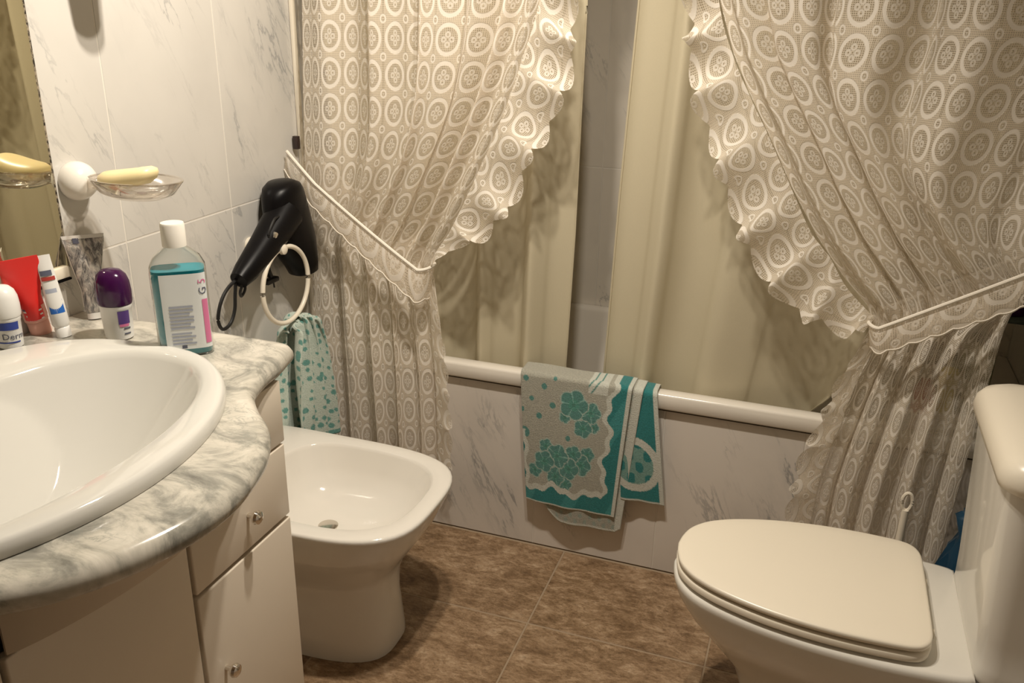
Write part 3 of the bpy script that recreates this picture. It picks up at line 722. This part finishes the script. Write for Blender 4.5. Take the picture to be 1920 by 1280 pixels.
# ------------------------------------------------------------------ hair dryer on the wall
hd = empty('hair_dryer', (-1.27, 1.86, .90), 'black folding hair dryer hung on the marble wall beside the lace curtain', 'hair dryer')
XH = -1.262
def yz(y, z, x=XH): return Vector((x, y, z))
v, f = [], []
prof = [(1.032, 1.850, .010), (1.029, 1.852, .034), (1.018, 1.855, .054), (1.000, 1.858, .067), (.975, 1.862, .074), (.94, 1.870, .078), (.90, 1.882, .078), (.86, 1.897, .072), (.83, 1.908, .060), (.805, 1.918, .046), (.782, 1.925, .040), (.776, 1.926, .030)]
rings = []
for z, y, r in prof: rings.append([Vector((XH+min(r, .045)*.98*math.cos(2*PI*k/36), y+r*math.sin(2*PI*k/36), z+.12*r*math.sin(2*PI*k/36))) for k in range(36)])
v, f = loft(rings); mesh('barrel', v, f, M_black, hd, angle=60)
hp = [(1.846, .955), (1.80, .925), (1.755, .898), (1.71, .873), (1.665, .850), (1.635, .836)]; hr_ = [.046, .043, .038, .034, .029, .022]
MB().tube([yz(y, z, XH+.012) for y, z in hp], hr_, 20).build('handle', M_black, hd)
MB().box((XH+.042, 1.765, .912), (.008, .016, .045), .003, 2, Matrix.Rotation(math.radians(58), 3, 'X')).build('switch', M_chrome, hd)
MB().tube(crom([yz(1.80, .955, XH+.03), yz(1.765, .957, XH+.035), yz(1.735, .925, XH+.035), yz(1.745, .90, XH+.03)], 6), .0035, 8).build('hanging_loop', M_blackm, hd)
pts = crom([yz(1.655, .846, XH+.012), yz(1.625, .83), yz(1.595, .815), yz(1.573, .79), yz(1.562, .758), yz(1.575, .733), yz(1.605, .738), yz(1.625, .765), yz(1.632, .80), yz(1.640, .835)], 8)
MB().tube(pts, .0042, 8).build('cable', M_blackm, hd)
pts = crom([yz(1.65, .842, XH+.02), yz(1.640, .808, XH+.01), yz(1.655, .790), yz(1.672, .805), yz(1.668, .84)], 8)
MB().tube(pts, .0036, 8).build('cable', M_blackm, hd)
pts = crom([yz(1.80, .90, XH-.02), yz(1.792, .86, XH-.02), yz(1.795, .82, XH-.02), yz(1.805, .795, XH-.02)], 8)
MB().tube(pts, .007, 8).build('cable', M_blackm, hd)
b = MB(); b.box((XH-.02, 1.806, .784), (.02, .050, .013), .004, 2); b.tube([yz(1.815, .78, XH-.02), yz(1.818, .762, XH-.02)], .0022, 8); b.build('plug', M_blackm, hd)

# towel ring with hand towel
tr_ = empty('towel_ring', (XL, 1.812, .885), 'ivory plastic towel ring on the wall in front of the hair dryer', 'towel ring')
XRG = -1.225
MB().lathe([(.021, 0), (.021, .006), (.014, .012), (.010, .02), (.010, XRG-XL-.004), (.0135, XRG-XL+.004), (.0125, XRG-XL+.012), (.006, XRG-XL+.015)], (XL+.0005, 1.776, .880), 24, 'x').build('mount', M_ivory, tr_)
cy_, cz_, ry, rz = 1.788, .784, .100, .097
MB().tube([Vector((XRG, cy_+ry*math.sin(2*PI*k/64), cz_+rz*math.cos(2*PI*k/64))) for k in range(64)], .0062, 12, closed=True).build('ring', M_ivory, tr_)
ht = empty('hand_towel', (XRG, 1.86, .69), 'pale mint hand towel with teal dots pulled through the towel ring', 'towel')
def dots(s, t, seed=1):
    gx, gy = s*9, t*13; ix, iy = math.floor(gx), math.floor(gy); best = 9
    for a in (-1, 0, 1):
        for b_ in (-1, 0, 1):
            rr_ = random.Random((ix+a)*7919+(iy+b_)*104729+seed); px, py, rad = ix+a+rr_.uniform(.2, .8), iy+b_+rr_.uniform(.2, .8), rr_.uniform(.16, .34)
            if math.hypot(gx-px, gy-py) < rad: best = 0
    return best == 0
def hand_cloth(name, x_off, zlow, shift, seed):
    ns, nt = 130, 130; vs, cs = [], []
    for j in range(nt+1):
        t = j/nt; z = .690+.036*math.sin(PI*.5*min(1, t*9))-(t*(.726-zlow) if t > 0 else 0)
        wid = .088+.050*sstep(0, .35, t)+.055*t; cy = 1.842+.026*t+shift*t
        for i in range(ns+1):
            s = i/ns; arch = (s-.42)
            zz = z-.055*abs(arch)**1.2*(1-t)*1.4+.018*(s-.5)*(1-t)
            fold = math.sin(2*PI*3.2*s+seed+.6*t); w = .012*(1-.45*t)
            x = XRG+x_off*min(1, t*8+.15)+w*fold+.004*math.sin(17*s+5*t)
            y = cy+wid*(s-.5)+.010*(1-t)*math.cos(2*PI*3.2*s+seed)
            x = max(x, XL+.012)
            vs.append(Vector((x, y, zz))); cs.append((.16, .37, .33) if (dots(s, t*1.2, seed) or t > .965) else ((.60, .68, .60) if t < .97 else (.05, .25, .25)))
    n1 = ns+1; fs = [(j*n1+i, j*n1+i+1, (j+1)*n1+i+1, (j+1)*n1+i) for j in range(nt) for i in range(ns)]
    o = mesh(name, vs, fs, M_terry, ht, col=cs); so = o.modifiers.new('thick', 'SOLIDIFY'); so.thickness = .004; so.offset = 0
hand_cloth('front_fold', .018, .300, .0, 1)
hand_cloth('back_fold', -.030, .310, -.05, 3)

# ------------------------------------------------------------------ soap dish and soap
sd = empty('soap_dish', (XL, 1.245, 1.13), 'clear acrylic soap dish on a white wall knob beside the mirror', 'soap dish')
MB().lathe([(.034, 0), (.036, .006), (.036, .016), (.033, .026), (.026, .036), (.016, .042), (.006, .044)], (XL+.0005, 1.262, 1.130), 32, 'x').build('wall_knob', M_white, sd)
def dish_ring(sc, z, cx=-1.168, n=48):
    z += .010
    return [Vector((cx+.094*sc*math.cos(2*PI*k/n), 1.262+.056*sc*math.sin(2*PI*k/n), z)) for k in range(n)]
v, f = loft([dish_ring(.30, 1.098), dish_ring(.55, 1.100), dish_ring(.82, 1.110), dish_ring(1.0, 1.131), dish_ring(1.0, 1.134), dish_ring(.97, 1.134), dish_ring(.79, 1.114), dish_ring(.53, 1.104), dish_ring(.28, 1.102)])
mesh('dish', v, f, M_clear, sd, angle=80)
MB().tube([Vector((-1.168+.094*math.cos(2*PI*k/64), 1.262+.056*math.sin(2*PI*k/64), 1.1435)) for k in range(64)], .0022, 8, closed=True).build('dish_rim', M_clear, sd)
MB().tube([(-1.275, 1.262, 1.130), (-1.262, 1.262, 1.128), (-1.248, 1.262, 1.130)], .010, 12).build('arm', M_clear, sd)
n = 40; rings = []
for w, z in ((.70, 0), (.92, .006), (1, .014), (.97, .022), (.80, .029), (.45, .0325)):
    rr2 = []
    for k in range(n):
        c_, s_ = math.cos(2*PI*k/n), math.sin(2*PI*k/n); r = (abs(c_)**2.6+abs(s_)**2.6)**(-1/2.6)
        x = .060*w*r*c_; y = .034*w*r*s_
        rr2.append(Vector((-1.185+x, 1.264+y, 1.1270+z+2.2*x*x+.16*x)))
    rings.append(rr2)
v, f = loft(rings); tag(mesh('soap_bar', v, f, M_soap, None, angle=80), 'worn yellow bar of soap lying in the clear soap dish', 'soap')
# unseen holder and cup, added above the frame to cast an oval shadow
ch = empty('shadow_cup_holder', (XL, 1.34, 1.54), 'unseen wall knob and cup added above the soap dish to cast a shadow', 'cup holder')
MB().lathe([(.034, 0), (.036, .006), (.036, .016), (.030, .03), (.012, .042)], (XL+.0005, 1.340, 1.560), 28, 'x').build('wall_knob', M_white, ch)
MB().lathe([(.03, -.03), (.036, .05), (.034, .05), (.028, -.026)], (-1.210, 1.345, 1.525), 28).build('cup', M_white, ch)

# ------------------------------------------------------------------ toiletries on the counter
def text(s_, size, m, parent, fn, name='printed_text'):
    cu = bpy.data.curves.new('txt', 'FONT'); cu.body = s_; cu.size = size; cu.extrude = 0; cu.resolution_u = 2
    t = bpy.data.objects.new('txt', cu); COL.objects.link(t)
    dg = bpy.context.evaluated_depsgraph_get(); me = bpy.data.meshes.new_from_object(t.evaluated_get(dg))
    bpy.data.objects.remove(t)
    bm = bmesh.new(); bm.from_mesh(me); bmesh.ops.triangulate(bm, faces=bm.faces); bm.to_mesh(me); bm.free()
    pl = world_loc(parent)
    for v_ in me.vertices: v_.co = fn(v_.co.x, v_.co.y)-pl
    me.materials.clear(); me.materials.append(m); me.name = name
    o = bpy.data.objects.new(name, me); COL.objects.link(o); o.parent = parent; return o
def patch(name, fn, u0, u1, v0, v1, m, parent, nu=10, nv=4):
    vs = [fn(u0+(u1-u0)*i/nu, v0+(v1-v0)*j/nv) for j in range(nv+1) for i in range(nu+1)]
    return mesh(name, vs, [(j*(nu+1)+i, j*(nu+1)+i+1, (j+1)*(nu+1)+i+1, (j+1)*(nu+1)+i) for j in range(nv) for i in range(nu)], m, parent)

# mouthwash bottle: rounded rectangular section, front turned to the camera
mw = empty('mouthwash_bottle', (-1.005, 1.165, ZH), 'tall bottle of teal mouthwash with white cap and pink striped label', 'bottle')
RZ = math.radians(38); cR2, sR2 = math.cos(RZ), math.sin(RZ); MC = Vector((-.993, 1.141, 0))
def mloc(x, y, z): return Vector((MC.x+x*cR2-y*sR2, MC.y+x*sR2+y*cR2, z))
def mring(hx, hy, z, e=4.5, n=48):
    out = []
    for k in range(n):
        c_, s_ = math.cos(2*PI*k/n), math.sin(2*PI*k/n); r = (abs(c_)**e+abs(s_)**e)**(-1/e); out.append(mloc(hx*r*c_, hy*r*s_, z))
    return out
HX, HY = .045, .029
v, f = loft([mring(HX-.002, HY-.002, ZH+.001), mring(HX, HY, ZH+.005), mring(HX, HY, ZH+.145), mring(HX-.001, HY-.001, ZH+.156, 4), mring(HX-.008, HY-.004, ZH+.170, 3.5), mring(.024, .020, ZH+.182, 2.6), mring(.017, .017, ZH+.187, 2), mring(.016, .016, ZH+.196, 2)])
mesh('bottle_body', v, f, M_bottle, mw, angle=60)
v, f = loft([mring(HX-.004, HY-.004, ZH+.003), mring(HX-.0025, HY-.0025, ZH+.007), mring(HX-.0025, HY-.0025, ZH+.150)])
mesh('liquid', v, f, M_liquid, mw, angle=60)
v, f = loft([mring(.0195, .0195, ZH+.188, 2), mring(.0195, .0195, ZH+.224, 2), mring(.018, .018, ZH+.227, 2)])
mesh('cap', v, f, M_white, mw, angle=40)
def face(u, w, off=.0008):       # front face (-y side), u across, w height
    e = 4.5; uu = max(-.999, min(.999, u/HX)); yv = -HY*(1-abs(uu)**e)**(1/e)
    return mloc(u, yv-off, ZH+w)
patch('label', face, -.030, .0425, .014, .146, M_label, mw, 24, 2)
fo = lambda o_: (lambda u, w: face(u, w, o_))
patch('pink_stripe', fo(.0013), .0335, .0420, .022, .100, M_pink, mw, 6, 1)
for k in range(7): patch('fine_print', fo(.0013), -.020, .018-.006*(k % 3 == 2), .088-.0062*k, .0914-.0062*k, M_grey, mw, 4, 1)
for k in range(4): patch('fine_print', fo(.0013), -.020, .012+.006*(k % 2), .041-.006*k, .044-.006*k, M_grey, mw, 4, 1)
patch('recycling_mark', fo(.0013), -.006, .002, .016, .0215, M_dgrey, mw, 2, 1)
text('G', .022, M_dgrey, mw, lambda x, y: face(.0415-y*.75, .108+x*.85, .0014)); text('5', .022, M_pink, mw, lambda x, y: face(.0415-y*.75, .127+x*.85, .0014))

# purple roll-on
def rollon(name, loc, label, capm, ang, k=1.0):
    e = empty(name, (*loc, ZH), label, 'deodorant')
    body = [(.017, .0005), (.0195, .003), (.0205, .02), (.0215, .05), (.0225, .052), (.0225, .057), (.018, .059)]
    MB().lathe([(r*k, z*k) for r, z in body], (*loc, ZH), 36, sx=1.15).build('body', M_tubewhite, e)
    cp = [(.0240, .058), (.0250, .062), (.0252, .078), (.0240, .093), (.0205, .104), (.014, .111), (.006, .1135)]
    MB().lathe([(r*k, z*k) for r, z in cp], (*loc, ZH), 36, sx=1.1).build('cap', capm, e)
    def fn(u, w, off=.0006):
        a = ang+u; r = (interp(body, 0) if False else .0)
        rad = None
        for (r0, z0), (r1, z1) in zip(body, body[1:]):
            if z0*k <= w <= z1*k: rad = (r0+(r1-r0)*(w-z0*k)/max(1e-6, (z1-z0)*k))*k
        rad = (rad or .0225*k)+off
        return Vector((loc[0]+rad*1.15*math.cos(a), loc[1]+rad*math.sin(a), ZH+w))
    return e, fn
e, fn = rollon('roll_on_deodorant', (-1.147, 1.150), 'white roll-on deodorant with a dark purple domed cap', M_purple, math.radians(-50), 1.13)
patch('purple_label', fn, .05, .85, .032, .056, M_violet, e, 8, 3); patch('pink_label_edge', fn, .10, .75, .027, .032, M_pink, e, 6, 1)
for z in (.012, .022): patch('fine_print', fn, .35, .85, z, z+.0028, M_dgrey, e, 4, 1)
e, fn = rollon('roll_on_deodorant', (-1.288, 1.045), 'white domed deodorant with blue band at the left picture edge', M_tubewhite, math.radians(-48), .98)
patch('blue_band', fn, -.9, .9, .036, .050, M_navy, e, 14, 2)
patch('blue_line', fn, -.9, .9, .012, .0145, M_navy, e, 14, 1)
text('Derm', .017, M_dgrey, e, lambda x, y: fn(-.45+x/.0225, .019+y*.9))

# tubes: flat tail up, cap on the counter
def tube_obj(name, foot, top, r, wt, wdir, label, bm_, capm, cap_h, capr, caplast=None):
    e = empty(name, foot, label, 'tube'); F_, T_ = Vector(foot), Vector(top); ax = (T_-F_); L = ax.length; ax.normalize()
    w = Vector(wdir); w = (w-ax*w.dot(ax)).normalized(); d = ax.cross(w); n = 36
    def ring(t, a, b_): return [F_+ax*(t*L)+w*(a*math.cos(2*PI*k/n))+d*(b_*math.sin(2*PI*k/n)) for k in range(n)]
    ch_ = cap_h/L
    v, f = loft([ring(ch_, r*.8, r*.8), ring(ch_+.04, r, r), ring(ch_+.3, r*1.02, r*.85), ring(.7, r+(wt-r)*.6, r*.45), ring(.93, wt, r*.10+.0006), ring(1.0, wt, .0008)])
    mesh('tube_body', v, f, bm_, e, angle=60)
    v, f = loft([ring(0, capr, capr), ring(ch_*.9, capr, capr), ring(ch_, capr*.9, capr*.9)]); mesh('cap', v, f, capm, e, angle=40)
    def surf(u, t, off=.0008):
        if t < .34: a = r+(r*1.02-r)*t; b_ = r*(1-.15*t/.34)
        elif t < .7: q = (t-.34)/.36; a = r+(wt-r)*.6*q; b_ = r*.85+(r*.45-r*.85)*q
        else: q = (t-.7)/.3; a = r+(wt-r)*(.6+.4*q); b_ = r*.45*(1-q)+.0008
        an = PI/2*(1-u); 
        return F_+ax*(t*L)+w*((a+off)*math.cos(an))+d*((b_+off)*math.sin(an))
    return e, surf
cd_ = Vector((.80, .60, 0))
e, sf = tube_obj('cream_tube', (-1.296, 1.118, ZH), (-1.288, 1.085, ZH+.147), .020, .035, (.7, .71, 0), 'red cosmetic tube standing on its cap below the mirror', M_red, M_salmon, .030, .018)
e2 = e
def front_s(sf, sgn): return lambda u, t, off=.0008: sf(u, t, off)
def test_side(sf):      # pick the side facing the camera
    p = sf(0, .5); q = sf(0, .5, -.5); return (Vector((0, 0, 1.45))-p).dot(p-q) > 0
def fr(sf):
    if test_side(sf): return lambda u, t: sf(u, t)
    return lambda u, t: sf(2-u, t)
g = fr(sf); patch('lower_label', g, -.8, .8, .20, .40, M_salmon, e, 12, 4); 
for k in range(3): patch('fine_print', (lambda u, t: g(u, t)+Vector((.0006, -.0006, .0002))), -.5+.1*k, .5, .34-.055*k, .36-.055*k, M_tubewhite, e, 6, 1)
patch('dark_print', (lambda u, t: g(u, t)+Vector((.0006, -.0006, .0002))), -.5, .1, .365, .385, M_dgrey, e, 6, 1)
e, sf = tube_obj('toothpaste_tube', (-1.243, 1.118, ZH), (-1.262, 1.118, ZH+.148), .0145, .012, (.7, .71, 0), 'slim white and blue toothpaste tube standing beside the red tube', M_tubewhite, M_tubewhite, .018, .013)
g = fr(sf)
patch('blue_emblem', g, -.5, .6, .30, .46, M_blue, e, 10, 3); patch('red_stripe', g, -.6, .6, .70, .745, M_darkred, e, 10, 1); patch('grey_print', g, -.6, .4, .76, .82, M_dgrey, e, 8, 1); patch('pale_print', g, -.5, .4, .55, .60, M_grey, e, 8, 1)
a_ = N('crinkled_foil'); _v = a_.n('TexCoord').outputs['Object']; _m = a_.n('Mapping'); a_.set(_m.inputs[0], _v); _m.inputs['Scale'].default_value = (1, 1, .35)
_n = a_.noise(_m.outputs[0], 90, 5, .7, 1.5)
M_foil = a_.fin(a_.pbsdf(a_.ramp(_n, [(.38, (.16, .16, .17)), (.50, (.50, .49, .48)), (.62, (.80, .77, .72))]), .3, Normal=a_.bump(_n, 1.0, .006), Metallic=.3))
e, sf = tube_obj('squeezed_tube', (-1.262, 1.212, ZH), (-1.286, 1.236, ZH+.155), .016, .036, (.62, .78, 0), 'crinkled silver and white squeezed tube leaning on the wall', M_foil, M_tubewhite, .012, .013)
g = fr(sf); patch('crimped_end', g, -.98, .98, .955, .998, M_tubewhite, e, 10, 1); patch('dark_print', g, -.35, -.15, .90, .965, M_dgrey, e, 3, 2)
for u0 in (-.95, .80): patch('side_strip', g, u0, u0+.16, .15, .95, M_tubewhite, e, 3, 8)

# ------------------------------------------------------------------ right-hand corner behind the lace
def simple_bottle(name, c, z, r, h, m, capm, label, cat='bottle', sx=1.2):
    e = empty(name, (c[0], c[1], z), label, cat)
    MB().lathe([(r*.92, .0), (r, .004), (r, h*.75), (r*.8, h*.83), (r*.4, h*.87), (r*.4, h*.9)], (c[0], c[1], z), 28, sx=sx).build('bottle_body', m, e)
    MB().lathe([(r*.5, h*.89), (r*.5, h*.99), (r*.4, h)], (c[0], c[1], z), 24, sx=sx).build('cap', capm, e); return e
ZT = .537
cs_ = empty('corner_shelf', (.52, 2.3, .60), 'small dark wall shelf at the tub end behind the lace', 'shelf')
MB().box((.50, 2.33, .785), (.140, .30, .010), .003, 1).build('shelf_board', M_dkgreen, cs_)
for y in (2.20, 2.46): MB().box((.566, y, .745), (.010, .012, .07), .002, 1).build('bracket', M_dkgreen, cs_)
simple_bottle('shampoo_bottle', (.468, 2.23), .7905, .028, .20, M_purple, M_white, 'purple bottle on the wall shelf at the right edge of the picture')
simple_bottle('shampoo_bottle', (.350, 2.285), ZT, .034, .235, M_brown, M_black, 'tall dark brown bottle standing on the tub ledge behind the lace')
simple_bottle('shampoo_bottle', (.420, 2.215), ZT, .032, .20, M_olive, M_black, 'dark olive bottle standing on the tub ledge behind the lace')
simple_bottle('gel_bottle', (.312, 2.165), ZT, .020, .085, M_darkred, M_darkred, 'small red bottle standing on the tub ledge behind the lace')
simple_bottle('gel_bottle', (.362, 2.185), ZT, .018, .135, M_yellow, M_olive, 'slim yellow bottle standing on the tub ledge behind the lace')
# dark cloth hanging on the right wall
vs = []
nu, nv = 40, 24
for j in range(nv+1):
    for i in range(nu+1):
        s, t = i/nu, j/nv; vs.append(Vector((XR-.022-.012*math.sin(s*22)*(.4+.6*t), 2.002-.28*s+.02*(s-.5)*t, .98-.62*t)))
o = mesh('dark_towel', vs, [(j*(nu+1)+i, j*(nu+1)+i+1, (j+1)*(nu+1)+i+1, (j+1)*(nu+1)+i) for j in range(nv) for i in range(nu)], M_dkgreen)
so = o.modifiers.new('t', 'SOLIDIFY'); so.thickness = .004; tag(o, 'dark green cloth hanging on the wall behind the cistern', 'towel')

# toilet brush and blue bag
br = empty('toilet_brush', (.285, 1.90, 0), 'white toilet brush standing between the toilet and the lace curtain', 'toilet brush')
MB().lathe([(.045, .0005), (.05, .01), (.044, .10), (.040, .14), (.036, .14), (.038, .02)], (.285, 1.90, 0), 28).build('holder', M_white, br)
b = MB(); b.tube([(.285, 1.90, .03), (.285, 1.90, .30), (.285, 1.90, .405)], [.011, .009, .008], 14)
b.tube([Vector((.285+.0105*math.sin(2*PI*k/24), 1.90, .425+.022*math.cos(2*PI*k/24))) for k in range(24)], .0042, 8, closed=True); b.build('handle', M_ivory, br)
rnd = random.Random(3); rings = []
for z, r in ((.001, .05), (.03, .068), (.10, .070), (.20, .066), (.29, .058), (.35, .045), (.385, .03), (.43, .042), (.44, .03)):
    ring = []
    for k in range(30):
        a = 2*PI*k/30; q = r*(1+.13*math.sin(5*a+z*40)+.09*math.sin(9*a-z*70)); ring.append(Vector((.425+q*math.cos(a), 1.868+q*1.0*math.sin(a), z)))
    rings.append(ring)
v, f = loft(rings); tag(mesh('plastic_bag', v, f, M_bluebag, None), 'dark blue plastic bag on the floor behind the toilet', 'bag')
